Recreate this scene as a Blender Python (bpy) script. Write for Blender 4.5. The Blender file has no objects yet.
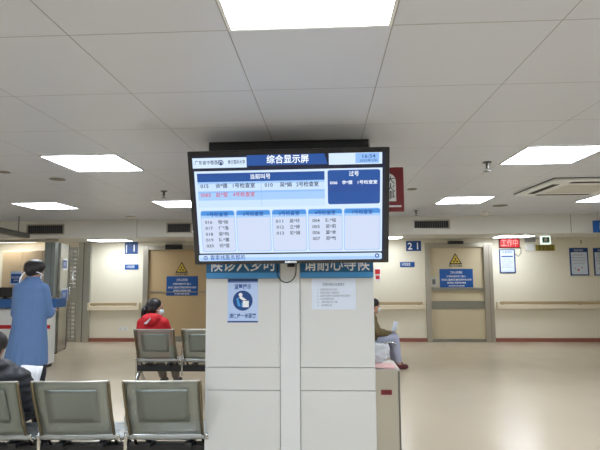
import bpy, bmesh, math, random
from mathutils import Vector, Matrix, Euler
random.seed(7)
C = bpy.context.scene.collection
D = bpy.data
PI = math.pi

# ------------------------------------------------------------------ camera model
F, YAW, PIT, ROL, HC = 490.0, .0500, .0946, -.0066, 1.55
def ray(px, py):
    x, y = px-300, py-225
    c, s = math.cos(ROL), math.sin(ROL); x, y = c*x+s*y, -s*x+c*y
    r, u, d = x/F, -y/F, 1.
    cp, sp = math.cos(PIT), math.sin(PIT); fw = d*cp-u*sp; Z = d*sp+u*cp
    cy, sy = math.cos(YAW), math.sin(YAW)
    return Vector((r*cy-fw*sy, r*sy+fw*cy, Z))
def aty(px, py, Y): v = ray(px, py); return v*(Y/v.y)+Vector((0, 0, HC))
def atz(px, py, Z): v = ray(px, py); return v*((Z-HC)/v.z)+Vector((0, 0, HC))
fwd = ray(300, 225).normalized(); right = (ray(301, 225)-ray(300, 225)).normalized(); up = right.cross(fwd)
cam = D.objects.new('camera', D.cameras.new('camera')); C.objects.link(cam)
cam.matrix_world = Matrix(((right.x, up.x, -fwd.x, 0), (right.y, up.y, -fwd.y, 0), (right.z, up.z, -fwd.z, HC), (0, 0, 0, 1)))
cam.data.sensor_width = 36; cam.data.lens = F/600*36; cam.data.clip_start = .05
bpy.context.scene.camera = cam

# ------------------------------------------------------------------ materials
def lin(c): return tuple(((v/255)/12.92 if v/255 <= .04045 else ((v/255+.055)/1.055)**2.4) for v in c)
def mat(name, rgb, rough=.5, metal=0, var=.04, scale=8, bump=0, emit=0, coat=0, spec=.5, trans=0, alpha=1, stretch=None):
    m = D.materials.new(name); m.use_nodes = True
    nt = m.node_tree; N = nt.nodes; L = nt.links; b = N['Principled BSDF']
    col = lin(rgb)
    tc = N.new('ShaderNodeTexCoord'); nz = N.new('ShaderNodeTexNoise'); nz.inputs['Scale'].default_value = scale; nz.inputs['Detail'].default_value = 4
    if stretch:
        mp = N.new('ShaderNodeMapping'); mp.inputs['Scale'].default_value = stretch
        L.new(tc.outputs['Object'], mp.inputs[0]); L.new(mp.outputs[0], nz.inputs['Vector'])
    else: L.new(tc.outputs['Object'], nz.inputs['Vector'])
    mr = N.new('ShaderNodeMapRange'); mr.inputs['To Min'].default_value = 1-var; mr.inputs['To Max'].default_value = 1+var
    L.new(nz.outputs[0], mr.inputs[0])
    mx = N.new('ShaderNodeMix'); mx.data_type = 'RGBA'; mx.blend_type = 'MULTIPLY'; mx.inputs[0].default_value = 1
    mx.inputs[6].default_value = (*col, 1); L.new(mr.outputs[0], mx.inputs[7]); L.new(mx.outputs[2], b.inputs['Base Color'])
    b.inputs['Roughness'].default_value = rough; b.inputs['Metallic'].default_value = metal
    b.inputs['Specular IOR Level'].default_value = spec; b.inputs['Coat Weight'].default_value = coat
    b.inputs['Transmission Weight'].default_value = trans; b.inputs['Alpha'].default_value = alpha
    if bump:
        bp = N.new('ShaderNodeBump'); bp.inputs['Strength'].default_value = bump; bp.inputs['Distance'].default_value = .01
        L.new(nz.outputs[0], bp.inputs['Height']); L.new(bp.outputs[0], b.inputs['Normal'])
    if emit:
        L.new(mx.outputs[2], b.inputs['Emission Color']); b.inputs['Emission Strength'].default_value = emit
        b.inputs['Base Color'].default_value = (.01, .01, .01, 1)
        for l in list(b.inputs['Base Color'].links): L.remove(l)
    return m
M = {}
def mk(k, *a, **kw): M[k] = mat(k, *a, **kw)
mk('wall', (238, 232, 212), .55, var=.03, scale=1.2)
mk('bulk', (222, 220, 212), .5, var=.02, scale=2)
mk('base', (150, 92, 78), .35, var=.06)
mk('steel', (196, 196, 190), .32, 1, var=.12, scale=6, stretch=(1, 1, .08))
mk('steel_d', (122, 124, 120), .38, 1, var=.1, scale=6)
mk('chrome', (205, 206, 205), .14, 1, var=.03)
mk('olive_tube', (120, 112, 92), .3, 1, var=.05)
mk('blackm', (24, 26, 30), .4, 0, var=.1)
mk('blackp', (14, 18, 28), .25, 0, coat=.5)
mk('white_p', (232, 234, 232), .45, var=.02)
mk('grey_p', (150, 152, 152), .5)
mk('slat', (92, 92, 90), .6)
mk('dark_slot', (45, 45, 45), .7)
mk('door_tan', (196, 170, 128), .5, var=.06, scale=2, stretch=(1, 1, .2))
mk('door_beige', (205, 192, 160), .5, var=.05, scale=2, stretch=(1, 1, .2))
mk('frame', (178, 172, 158), .35, .55, var=.05)
mk('kick', (150, 148, 138), .35, .7, var=.05)
mk('rail', (234, 222, 196), .4, var=.04, scale=4)
mk('rail_b', (190, 168, 130), .45, var=.04)
mk('signblue', (22, 84, 158), .4, var=.05)
mk('ledgeblue', (58, 104, 164), .4, var=.03)
mk('signnavy', (18, 66, 130), .4, var=.04)
mk('bandblue', (74, 158, 222), .45, var=.05, scale=3)
mk('bandteal', (30, 100, 150), .45, var=.05, scale=3)
mk('paper', (216, 226, 240), .7, var=.02)
mk('paper_w', (228, 230, 232), .7, var=.02)
mk('paper_b', (184, 206, 240), .7, var=.03)
mk('ink', (28, 32, 42), .8)
mk('ink_b', (20, 66, 150), .7)
mk('ink_g', (128, 132, 142), .8)
mk('ink_r', (196, 40, 50), .7)
mk('white_s', (238, 240, 242), .6)
mk('yellow', (212, 184, 70), .5)
mk('red_s', (122, 28, 36), .45, var=.05)
mk('red_rim', (186, 36, 40), .35)
mk('olive_s', (150, 132, 44), .5)
mk('cabinet', (188, 158, 118), .5, var=.08, scale=3, stretch=(1, 1, .1))
mk('pillar', (208, 209, 206), .45, var=.03, scale=1.5)
mk('trunk', (212, 214, 214), .4, var=.02)
mk('gap', (128, 124, 112), .8)
mk('skin', (206, 160, 134), .5, var=.04)
mk('hair', (24, 20, 20), .45, var=.3, scale=60, bump=.4)
mk('gown', (90, 120, 164), .8, var=.07, scale=9, bump=.5)
mk('redcloth', (196, 24, 36), .75, var=.1, scale=14, bump=.5)
mk('jacket_o', (112, 98, 66), .8, var=.12, scale=14, bump=.5)
mk('puffer', (34, 36, 42), .55, var=.25, scale=18, bump=.7)
mk('trousers_g', (120, 112, 106), .8, var=.1, bump=.3)
mk('trousers_l', (178, 182, 204), .8, var=.1, scale=16, bump=.5)
mk('trousers_d', (30, 32, 40), .8)
mk('shoe', (40, 36, 38), .6)
mk('shoe_r', (92, 34, 40), .6)
mk('mask', (214, 228, 232), .7)
mk('lampface', (236, 244, 255), .5, emit=22, var=0)
mk('lampsoft', (240, 247, 255), .5, emit=17, var=0)
mk('ledred', (225, 32, 40), .4, emit=1.0, var=0)
mk('ledwhite', (255, 168, 164), .4, emit=1.0, var=0)
mk('exitlit', (236, 255, 240), .4, emit=1.1, var=0)
mk('exitgreen', (24, 92, 60), .5)
mk('glassdk', (40, 44, 48), .1)
for k, c, e in (('s_bg', (190, 216, 250), 1), ('s_frame', (208, 228, 254), 1), ('s_dark', (22, 66, 140), .9), ('s_head', (26, 82, 160), .9),
                ('s_mid', (66, 140, 214), 1), ('s_row1', (160, 198, 246), 1), ('s_row2', (196, 220, 252), 1), ('s_row3', (140, 184, 240), 1),
                ('s_col', (200, 212, 236), 1), ('s_black', (12, 26, 58), .7), ('s_txt', (38, 48, 76), .8), ('s_red', (206, 96, 120), .9), ('s_white', (240, 248, 255), 1.1),
                ('s_navy', (12, 44, 104), .9), ('s_navy2', (28, 76, 156), .9)):
    mk(k, c, .25, emit=e, var=0)

# clear glass / plastic
def clear(name, tint, rough, alpha):
    m = mat(name, tint, rough, 0, var=0, alpha=alpha); return m
M['glass'] = clear('glass', (205, 220, 222), .05, .16)
M['bag'] = mat('bag', (222, 230, 238), .2, 0, var=.08, scale=30, bump=.9, alpha=.55)

# perforated sheet steel
def perforated(name, rgb, pitch, rad):
    m = mat(name, rgb, .38, .85, var=.05, scale=3)
    nt = m.node_tree; N = nt.nodes; L = nt.links; b = N['Principled BSDF']
    tc = [n for n in N if n.type == 'TEX_COORD'][0]
    sp = N.new('ShaderNodeSeparateXYZ'); L.new(tc.outputs['Object'], sp.inputs[0])
    sq = []
    for ax in ('X', 'Z'):
        a = N.new('ShaderNodeMath'); a.operation = 'PINGPONG'; a.inputs[1].default_value = pitch/2
        L.new(sp.outputs[ax], a.inputs[0])
        p = N.new('ShaderNodeMath'); p.operation = 'POWER'; p.inputs[1].default_value = 2; L.new(a.outputs[0], p.inputs[0]); sq.append(p)
    ad = N.new('ShaderNodeMath'); ad.operation = 'ADD'; L.new(sq[0].outputs[0], ad.inputs[0]); L.new(sq[1].outputs[0], ad.inputs[1])
    gt = N.new('ShaderNodeMath'); gt.operation = 'GREATER_THAN'; gt.inputs[1].default_value = rad*rad
    L.new(ad.outputs[0], gt.inputs[0]); L.new(gt.outputs[0], b.inputs['Alpha'])
    return m
M['perf'] = perforated('perforated_steel', (150, 158, 152), .005, .00165)
M['perf_in'] = perforated('perforated_steel_inner', (146, 154, 150), .005, .0016)
M['sheet'] = mat('sheet_steel', (140, 148, 140), .4, .85, var=.05)

# ceiling tiles: 0.6 m metal panels with thin joints
def ceiling_mat():
    m = mat('ceiling_panel', (206, 210, 218), .36, .0, var=.02, scale=.7)
    nt = m.node_tree; N = nt.nodes; L = nt.links; b = N['Principled BSDF']
    tc = [n for n in N if n.type == 'TEX_COORD'][0]
    sp = N.new('ShaderNodeSeparateXYZ'); L.new(tc.outputs['Object'], sp.inputs[0])
    ds = []
    for ax, off in (('X', -.346), ('Y', 1.708)):
        a = N.new('ShaderNodeMath'); a.operation = 'SUBTRACT'; a.inputs[1].default_value = off; L.new(sp.outputs[ax], a.inputs[0])
        p = N.new('ShaderNodeMath'); p.operation = 'PINGPONG'; p.inputs[1].default_value = .3; L.new(a.outputs[0], p.inputs[0])
        l = N.new('ShaderNodeMath'); l.operation = 'LESS_THAN'; l.inputs[1].default_value = .0022; L.new(p.outputs[0], l.inputs[0]); ds.append((l, p))
    mxm = N.new('ShaderNodeMath'); mxm.operation = 'MAXIMUM'; L.new(ds[0][0].outputs[0], mxm.inputs[0]); L.new(ds[1][0].outputs[0], mxm.inputs[1])
    old = b.inputs['Base Color'].links[0].from_socket
    mx = N.new('ShaderNodeMix'); mx.data_type = 'RGBA'; L.new(mxm.outputs[0], mx.inputs[0]); L.new(old, mx.inputs[6]); mx.inputs[7].default_value = (*lin((150, 148, 144)), 1)
    L.new(mx.outputs[2], b.inputs['Base Color'])
    # each panel sags a touch towards its joints
    mn = N.new('ShaderNodeMath'); mn.operation = 'MINIMUM'; L.new(ds[0][1].outputs[0], mn.inputs[0]); L.new(ds[1][1].outputs[0], mn.inputs[1])
    mr = N.new('ShaderNodeMapRange'); mr.inputs['From Max'].default_value = .008; L.new(mn.outputs[0], mr.inputs[0])
    bp = N.new('ShaderNodeBump'); bp.inputs['Strength'].default_value = .4; bp.inputs['Distance'].default_value = .003
    L.new(mr.outputs[0], bp.inputs['Height']); L.new(bp.outputs[0], b.inputs['Normal'])
    return m
M['ceil'] = ceiling_mat()
def floor_mat():
    m = mat('floor_vinyl', (202, 188, 166), .2, 0, var=.02, scale=.5, coat=.15)
    nt = m.node_tree; N = nt.nodes; L = nt.links; b = N['Principled BSDF']
    tc = [n for n in N if n.type == 'TEX_COORD'][0]
    n2 = N.new('ShaderNodeTexNoise'); n2.inputs['Scale'].default_value = 1.6; n2.inputs['Detail'].default_value = 6; L.new(tc.outputs['Object'], n2.inputs[0])
    mr = N.new('ShaderNodeMapRange'); mr.inputs['From Min'].default_value = .3; mr.inputs['From Max'].default_value = .7
    mr.inputs['To Min'].default_value = .2; mr.inputs['To Max'].default_value = .26; L.new(n2.outputs[0], mr.inputs[0]); L.new(mr.outputs[0], b.inputs['Roughness'])
    b.inputs['Coat Roughness'].default_value = .2
    return m
M['floor'] = floor_mat()

# ------------------------------------------------------------------ mesh helpers
class MB:
    def __init__(s): s.bm = bmesh.new(); s.m = []
    def mi(s, k):
        if k not in s.m: s.m.append(k)
        return s.m.index(k)
    def _fin(s, faces, k):
        i = s.mi(k)
        for f in faces: f.material_index = i
    def box(s, x0, x1, y0, y1, z0, z1, k, bev=0, M4=None):
        r = bmesh.ops.create_cube(s.bm, size=1)
        vs = r['verts']
        for v in vs:
            v.co = Vector((x0+(v.co.x+.5)*(x1-x0), y0+(v.co.y+.5)*(y1-y0), z0+(v.co.z+.5)*(z1-z0)))
        fs = set(f for v in vs for f in v.link_faces)
        s._fin(fs, k)
        if bev:
            es = set(e for v in vs for e in v.link_edges)
            n0 = set(s.bm.faces)
            r = bmesh.ops.bevel(s.bm, geom=list(es), offset=bev, segments=2, affect='EDGES', profile=.5)
            s._fin([f for f in r['faces']], k)
            vs = list(set(v for f in r['faces'] for v in f.verts) | set(v for v in vs if v.is_valid))
        if M4:
            bmesh.ops.transform(s.bm, matrix=M4, verts=[v for v in vs if v.is_valid])
        return s
    def tube(s, pts, r, k, n=10, closed=False):
        pts = [Vector(p) for p in pts]; rings = []
        rr = r if isinstance(r, (list, tuple)) else [r]*len(pts)
        up0 = None
        for i, p in enumerate(pts):
            if closed: t = pts[(i+1) % len(pts)]-pts[i-1]
            else: t = (pts[min(i+1, len(pts)-1)]-pts[max(i-1, 0)])
            t.normalize()
            if up0 is None: up0 = t.orthogonal().normalized()
            u = (up0-t*up0.dot(t)).normalized(); up0 = u; w = t.cross(u)
            rings.append([s.bm.verts.new(p+(u*math.cos(2*PI*j/n)+w*math.sin(2*PI*j/n))*rr[i]) for j in range(n)])
        fs = []
        m = len(rings)
        for i in range(m if closed else m-1):
            a, b = rings[i], rings[(i+1) % m]
            for j in range(n): fs.append(s.bm.faces.new((a[j], a[(j+1) % n], b[(j+1) % n], b[j])))
        if not closed: fs += [s.bm.faces.new(rings[0][::-1]), s.bm.faces.new(rings[-1])]
        for f in fs: f.smooth = True
        s._fin(fs, k); return s
    def lathe(s, prof, k, c=(0, 0, 0), n=20, M4=None):
        rings = []
        for r, z in prof:
            rings.append([s.bm.verts.new(Vector((c[0]+max(r, 1e-4)*math.cos(2*PI*j/n), c[1]+max(r, 1e-4)*math.sin(2*PI*j/n), c[2]+z))) for j in range(n)])
        fs = []
        for a, b in zip(rings, rings[1:]):
            for j in range(n): fs.append(s.bm.faces.new((a[j], a[(j+1) % n], b[(j+1) % n], b[j])))
        fs += [s.bm.faces.new(rings[0][::-1]), s.bm.faces.new(rings[-1])]
        s._fin(fs, k)
        if M4: bmesh.ops.transform(s.bm, matrix=M4, verts=[v for r in rings for v in r])
        return s
    def poly(s, pts, k):
        f = s.bm.faces.new([s.bm.verts.new(Vector(p)) for p in pts]); s._fin([f], k); return s
    def sheet(s, grid, th, k):      # grid of points -> solid sheet
        n = len(grid); m = len(grid[0]); V = [[s.bm.verts.new(Vector(p)) for p in row] for row in grid]
        nor = []
        for i in range(n):
            row = []
            for j in range(m):
                a = Vector(grid[min(i+1, n-1)][j])-Vector(grid[max(i-1, 0)][j]); b = Vector(grid[i][min(j+1, m-1)])-Vector(grid[i][max(j-1, 0)])
                row.append(a.cross(b).normalized())
            nor.append(row)
        W = [[s.bm.verts.new(Vector(grid[i][j])+nor[i][j]*th) for j in range(m)] for i in range(n)]
        fs = []
        for i in range(n-1):
            for j in range(m-1):
                fs.append(s.bm.faces.new((V[i][j], V[i][j+1], V[i+1][j+1], V[i+1][j]))); fs.append(s.bm.faces.new((W[i][j], W[i+1][j], W[i+1][j+1], W[i][j+1])))
                fs[-1].smooth = fs[-2].smooth = True
        for i in range(n-1):
            for j, fl in ((0, 0), (m-1, 1)):
                q = (V[i][j], V[i+1][j], W[i+1][j], W[i][j]); fs.append(s.bm.faces.new(q if not fl else q[::-1]))
        for j in range(m-1):
            for i, fl in ((0, 1), (n-1, 0)):
                q = (V[i][j], V[i][j+1], W[i][j+1], W[i][j]); fs.append(s.bm.faces.new(q if not fl else q[::-1]))
        s._fin(fs, k); return s
    # flat artwork, facing -Y, in the XZ plane; layer lifts it 0.4 mm at a time
    def rect(s, x0, x1, z0, z1, k, layer=1, y=0):
        yy = y-.0005*layer
        return s.poly([(x0, yy, z0), (x1, yy, z0), (x1, yy, z1), (x0, yy, z1)], k)
    def rrect(s, x0, x1, z0, z1, r, k, layer=1, y=0, top_only=False):
        yy = y-.0005*layer; P = []
        for cx, cz, a0 in ((x1-r, z1-r, 0), (x0+r, z1-r, 90), (x0+r, z0+r, 180), (x1-r, z0+r, 270)):
            if top_only and a0 >= 180:
                P.append((x0 if a0 == 180 else x1, yy, z0)); continue
            for q in range(5): a = math.radians(a0+q*22.5); P.append((cx+r*math.cos(a), yy, cz+r*math.sin(a)))
        return s.poly(P[::-1], k)
    def disc(s, cx, cz, r, k, layer=1, y=0, n=24, r2=None):
        yy = y-.0005*layer
        return s.poly([(cx+r*math.cos(2*PI*j/n), yy, cz+(r2 or r)*math.sin(2*PI*j/n)) for j in range(n)][::-1], k)
    def text(s, string, cx, cz, size, k, layer=2, y=0, align='CENTER', bold=0, sx=1, fit=None):
        cu = D.curves.new('t', 'FONT'); cu.body = string; cu.size = size; cu.align_x = align; cu.align_y = 'CENTER'; cu.offset = bold*size
        cu.resolution_u = 2
        o = D.objects.new('t', cu); C.objects.link(o)
        dg = bpy.context.evaluated_depsgraph_get(); me = D.meshes.new_from_object(o.evaluated_get(dg))
        i = s.mi(k); yy = y-.0005*layer
        if me.vertices and fit:
            xs = [v.co.x for v in me.vertices]; w = max(xs)-min(xs)
            if w > 0: sx = fit/w
        vs = [s.bm.verts.new(Vector((cx+v.co.x*sx, yy, cz+v.co.y))) for v in me.vertices]
        for p in me.polygons:
            try: f = s.bm.faces.new([vs[q] for q in p.vertices]); f.material_index = i
            except ValueError: pass
        D.objects.remove(o); D.curves.remove(cu); D.meshes.remove(me); return s
    def build(s, name, parent=None, loc=(0, 0, 0), rot=(0, 0, 0), smooth=False, recalc=False):
        if recalc: bmesh.ops.recalc_face_normals(s.bm, faces=s.bm.faces)
        me = D.meshes.new(name); s.bm.to_mesh(me); s.bm.free()
        for k in s.m: me.materials.append(M[k])
        if smooth:
            for p in me.polygons: p.use_smooth = True
        o = D.objects.new(name, me); C.objects.link(o); o.location = loc; o.rotation_euler = rot
        if parent: o.parent = parent
        return o
def tag(o, label=None, cat=None, group=None, kind=None):
    if label: o['label'] = label
    if cat: o['category'] = cat
    if group: o['group'] = group
    if kind: o['kind'] = kind
    return o
def empty(name, loc, label, cat, group=None, rz=0, rot=None):
    o = D.objects.new(name, None); C.objects.link(o); o.location = loc; o.rotation_euler = rot or (0, 0, rz); o.empty_display_size = .1
    return tag(o, label, cat, group)
def st(o): o['kind'] = 'structure'; return o
def B(name, x0, x1, y0, y1, z0, z1, k, parent=None, bev=0): return MB().box(x0, x1, y0, y1, z0, z1, k, bev).build(name, parent)
def copy_tree(o, parent=None):
    c = o.copy(); C.objects.link(c)
    if parent:
        c.parent = parent; c.matrix_parent_inverse = o.matrix_parent_inverse.copy()
    for ch in list(o.children): copy_tree(ch, c)
    return c

# ------------------------------------------------------------------ room shell
H = 2.433; HL = 2.25; YB = 8.0; YW = 11.05; XL, XR, YR = -7.6, 7.4, -4.2
st(B('floor', XL, XR, YR, YW+.1, -.1, 0, 'floor'))
st(B('ceiling', XL, XR, YR, YB+.1, H, H+.1, 'ceil'))
st(B('ceiling', XL, XR, YB+.1, YW+.1, HL, HL+.1, 'bulk'))
st(B('wall_left', XL-.1, XL, YR, YW+.1, 0, H+.1, 'wall'))
st(B('wall_right', XR, XR+.1, YR, YW+.1, 0, H+.1, 'wall'))
st(B('wall_rear', XL-.1, XR+.1, YR-.1, YR, 0, H+.1, 'wall'))
bk = MB().box(XL, XR, YB, YB+.1, 2.135, H, 'bulk')
bx = aty(571, 226, YB).x; bk.box(bx-.004, bx+.004, YB-.001, YB, 2.135, H, 'gap')
bx = aty(137, 226, YB).x; bk.box(bx-.003, bx+.003, YB-.001, YB, 2.135, H, 'gap')
st(bk.build('trim_1'))
# back wall with two door openings
def X(px, Y=YW, py=300): return aty(px, py, Y).x
def Zp(py, Y=YW, px=300): return aty(px, py, Y).z
dL0, dL1 = X(143), X(143)+1.62
dR0, dR1 = X(426), X(493.5)
DT = 2.16
wb = MB()
for a, b in ((XL, dL0), (dL1, dR0), (dR1, XR)): wb.box(a, b, YW, YW+.1, 0, HL, 'wall')
for a, b in ((dL0, dL1), (dR0, dR1)): wb.box(a, b, YW, YW+.1, DT, HL, 'wall')
st(wb.build('wall_back'))
for i, (a, b) in enumerate(((X(89), dL0), (dL1, dR0), (dR1, XR))):
    st(B('baseboard_back', a+(.01 if i == 0 else 0), b, YW-.018, YW, 0, .08, 'base'))
st(B('baseboard_right', XR-.018, XR, YR, YW-.02, 0, .10, 'base'))
st(B('baseboard_left', XL, XL+.018, YR, 7.9, 0, .10, 'base'))

# doors
def door(idx, x0, x1, panel, fw, fwr):
    r = D.objects.new('door_%d' % idx, None); C.objects.link(r); r.location = ((x0+x1)/2, YW, 0); st(r); r['label'] = 'sliding X-ray room door with steel frame'
    cx = (x0+x1)/2; a, b = x0-cx, x1-cx
    f = MB()
    f.box(a, a+fw, -.05, .10, 0, DT, 'frame', .006); f.box(b-fwr, b, -.05, .10, 0, DT, 'frame', .006); f.box(a+fw, b-fwr, -.05, .10, DT-.10, DT, 'frame', .006)
    f.box(b-fwr*.45, b-fwr*.4, -.052, -.05, 0, DT-.05, 'gap')
    st(f.build('door_frame', r))
    p = MB(); p.box(a+fw, b-fwr, .02, .07, .01, DT-.10, panel); p.box(a+fw+.02, b-fwr, .07, .09, .0, DT-.10, 'gap')
    st(p.build('door_panel', r))
    return r, a+fw, b-fwr, cx
r1, a, b, cx1 = door(1, dL0, dL1, 'door_tan', .12, .12)
st(MB().box(a, b, .005, .02, Zp(343)-.0+.02, .12, 'kick').build('kick_plate', r1))
tr = MB().box(a+.02, b, .0, .02, Zp(292)-.0, Zp(291), 'kick'); st(tr.build('push_rail', r1))
r2, a2, b2, cx2 = door(2, dR0, dR1, 'door_beige', .11, .19)
st(MB().box(a2, b2, .008, .02, Zp(309.5), Zp(301.5), 'kick', .002).build('kick_plate', r2))
hb = MB().box(a2+.02, b2, -.03, .0, Zp(291), Zp(288.5), 'kick', .004)
for xx in (a2+.1, b2-.1): hb.box(xx, xx+.03, .0, .02, Zp(291), Zp(288.5), 'kick')
st(hb.build('push_rail', r2))
hp = MB().box(X(430.5)-cx2, X(438)-cx2, .006, .02, Zp(287.5), Zp(277.5), 'steel', .003)
hp.box(X(433)-cx2, X(436)-cx2, -.012, .006, Zp(285), Zp(280), 'steel_d', .003)
st(hp.build('lock_plate', r2))
st(MB().box(a2, b2, .0, .02, .01, .06, 'kick').build('bottom_plate', r2))

# door sensors (dark boxes over the doors)
def sensor(px0, px1, py0, py1, Y, z0, z1, label):
    e = empty('door_sensor', ((X(px0, Y)+X(px1, Y))/2, Y, z0), label, 'sensor')
    w = X(px1, Y)-X(px0, Y)
    MB().box(-w/2, w/2, 0, .06, 0, z1-z0, 'blackp', .008).build('housing', e)
    MB().box(-w*.42, w*.42, -.004, .0, .01, (z1-z0)*.5, 'glassdk').build('lens', e)
    return e
sensor(164, 181, 243, 247, YW-.11, Zp(248.5, YW), Zp(243.5, YW), 'small black motion sensor above the tan door on the left')
sensor(450, 466, 239, 243, YW-.11, DT-.03, DT+.037, 'small dark motion sensor above the pale door on the right')

# radiation signs
def radiation(cx, cz, s, label, y=YW+.014):
    b = MB(); t = .004
    tri = lambda r, yy: [(r*math.sin(q*2*PI/3), yy, r*math.cos(q*2*PI/3)-r*.1) for q in range(3)]
    P = tri(s, 0); Q = tri(s, -t)
    b.poly(Q, 'ink'); b.poly(P[::-1], 'ink')
    for i in range(3): b.poly([P[i], P[(i+1) % 3], Q[(i+1) % 3], Q[i]], 'ink')
    b.poly([(x*.76, -t-.0006, z*.76) for x, _, z in Q], 'yellow')
    b.disc(0, -s*.1, s*.07, 'ink', 3, -t)
    for q in range(3):
        a0 = PI/2+q*2*PI/3+PI/3+PI/3-.42
        pts = [(s*.13*math.cos(a0), -t-.0016, s*.13*math.sin(a0)-s*.1)]
        pts = []
        for g in range(7): a = a0+g*.14; pts.append((s*.34*math.cos(a), -t-.0016, s*.34*math.sin(a)-s*.1))
        for g in range(6, -1, -1): a = a0+g*.14; pts.append((s*.12*math.cos(a), -t-.0016, s*.12*math.sin(a)-s*.1))
        b.poly(pts[::-1], 'ink')
    b.text('当心电离辐射', 0, -s*.83, s*.30, 'ink', 1, 0, bold=.01)
    o = b.build('radiation_sign', None, (cx, y, cz)); return tag(o, label, 'warning sign')
radiation(X(181), Zp(267.5), .165, 'yellow triangular radiation sign on the tan door on the left')
radiation(X(457), Zp(261), .165, 'yellow triangular radiation sign on the pale door on the right')
def bluedoor(px0, px1, py0, py1, label):
    x0, x1, z0, z1 = X(px0), X(px1), Zp(py1), Zp(py0); w = x1-x0; h = z1-z0
    b = MB().box(-w/2, w/2, -.006, 0, -h/2, h/2, 'signblue', .001)
    for i, (s, zz, f, sz) in enumerate((('工作人员须知', .30, .36, .13), ('灯亮时请勿开门进入', .09, .58, .1), ('孕妇及儿童请远离辐射区域并听从安排', -.09, .90, .1), ('请按医务人员要求配合检查', -.26, .56, .1), ('放射科检查室', -.42, .48, .08))):
        b.text(s, 0, zz*h, sz*h*1.15, 'white_s', 1, -.006, fit=f*w, bold=.012)
    return tag(b.build('notice_board', None, ((x0+x1)/2, YW+.013, (z0+z1)/2)), label, 'sign')
bluedoor(166, 197.5, 275.5, 295, 'blue notice with white writing on the tan door on the left')
bluedoor(440.5, 474, 270, 288.2, 'blue notice with white writing on the pale door on the right')

# small signs on back wall
def plate(name, px0, px1, py0, py1, k, label, cat, Y=YW, th=.012, texts=(), group=None, face=None, border=None):
    x0, x1, z0, z1 = X(px0, Y, (py0+py1)/2), X(px1, Y, (py0+py1)/2), aty((px0+px1)/2, py1, Y).z, aty((px0+px1)/2, py0, Y).z
    w = x1-x0; h = z1-z0
    b = MB().box(-w/2, w/2, -th, 0, -h/2, h/2, k, min(.003, th*.3))
    if face: b.rect(-w/2+border, w/2-border, -h/2+border, h/2-border, face, 1, -th)
    for s, u, v, sz, kk, f in texts: b.text(s, u*w, v*h, sz*h, kk, 2, -th, fit=(f*w if f else None), bold=.012)
    return tag(b.build(name, None, ((x0+x1)/2, Y, (z0+z1)/2)), label, cat, group)
plate('room_number_sign', 125, 138, 242, 254, 'signnavy', 'navy room number sign left of the tan door', 'sign', texts=(('1', .22, -.05, .8, 'white_s', 0), ('|', -.36, -.02, .7, 'white_s', 0)))
plate('room_number_sign', 406, 421, 241, 251, 'signnavy', 'navy sign with digits 2 and 1 left of the pale door', 'sign', texts=(('2', -.24, -.05, .95, 'white_s', 0), ('1', .26, -.05, .95, 'white_s', 0)))
plate('direction_sign', 125, 138.5, 264.5, 269.5, 'signblue', 'thin blue strip sign below room number sign beside tan door', 'sign', texts=(('X光检查室', -.08, 0, .62, 'white_s', .6),))
plate('direction_sign', 400, 414.5, 262, 267, 'signblue', 'thin blue strip sign left of the pale door', 'sign', texts=(('X光检查室', -.08, 0, .62, 'white_s', .6),))
for i, (p0, p1) in enumerate(((119, 123.8), (124.3, 129))):
    b = MB().box(-.045, .045, -.008, 0, -.043, .043, 'white_p', .002)
    for dx, dz in ((-.012, .008), (.012, .008), (0, -.016)): b.rect(dx-.003, dx+.003, dz-.007, dz+.007, 'grey_p', 1, -.008)
    tag(b.build('power_socket', None, (X((p0+p1)/2), YW, Zp(328.5))), ('left' if i == 0 else 'right')+' one of two white wall sockets below the left handrail', 'socket')

# handrails
def handrail(a, b, label):
    e = empty('handrail', ((a+b)/2, YW, .80), label, 'handrail', 'handrails along the back wall'); w = (b-a)/2
    z0 = Zp(309.5)-.80; z1 = Zp(302)-.80; zm = Zp(305.2)-.80
    m = MB(); m.box(-w, w, -.085, -.05, zm+.012, z1, 'rail_b', .008); m.build('grip_rail', e)
    MB().box(-w, w, -.10, -.045, z0, zm-.0, 'rail', .01).build('bumper', e)
    for s_ in (-1, 1): MB().box(s_*w-.03, s_*w+.03, -.10, -.003, z0, z1, 'rail', .012).build('end_cap', e)
    n = max(2, int(w*2/1.2))
    for i in range(n+1):
        xx = -w+.1+(2*w-.2)*i/n
        MB().box(xx-.02, xx+.02, -.05, 0, z0+.015, z1-.01, 'rail_b').build('bracket', e)
handrail(X(90.5), X(139.5), 'cream double handrail on wall between steel gate and tan door')
handrail(dL1+.06, X(423), 'cream double handrail on wall left of the pale door')
handrail(X(497), XR-.12, 'cream double handrail on wall right of the pale door')

# red fire point on wall just right of pillar
fb = plate('fire_alarm_box', 374.5, 380.5, 268, 280.5, 'white_s', 'small red and white fire call plate beside pillar on back wall', 'fire alarm')
MB().box(-.055, .055, -.03, -.012, .005, .11, 'red_rim', .004).build('call_point', fb)
MB().box(-.045, .045, -.014, -.012, -.11, -.03, 'red_rim').build('instruction_label', fb)
# in-use LED sign
x0, x1 = X(501), X(522); z0, z1 = aty(511, 248, YW).z, aty(511, 238.5, YW).z; w = x1-x0; h = z1-z0
e = empty('lit_sign', ((x0+x1)/2, YW, (z0+z1)/2), 'glowing red sign with lit characters right of the pale door', 'sign')
b = MB().box(-w/2, w/2, -.05, 0, -h/2, h/2, 'red_s', .02); b.build('housing', e)
b = MB(); b.text('工作中', 0, -.005, h*.82, 'ledwhite', 3, -.05, fit=w*.8, bold=.02); b.build('lit_characters', e)
b = MB().rrect(-w/2+.02, w/2-.02, -h/2+.015, h/2-.015, .03, 'ledred', 2, -.05); b.build('lit_face', e)
e['label'] = 'glowing red lit sign right of the pale door'
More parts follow.
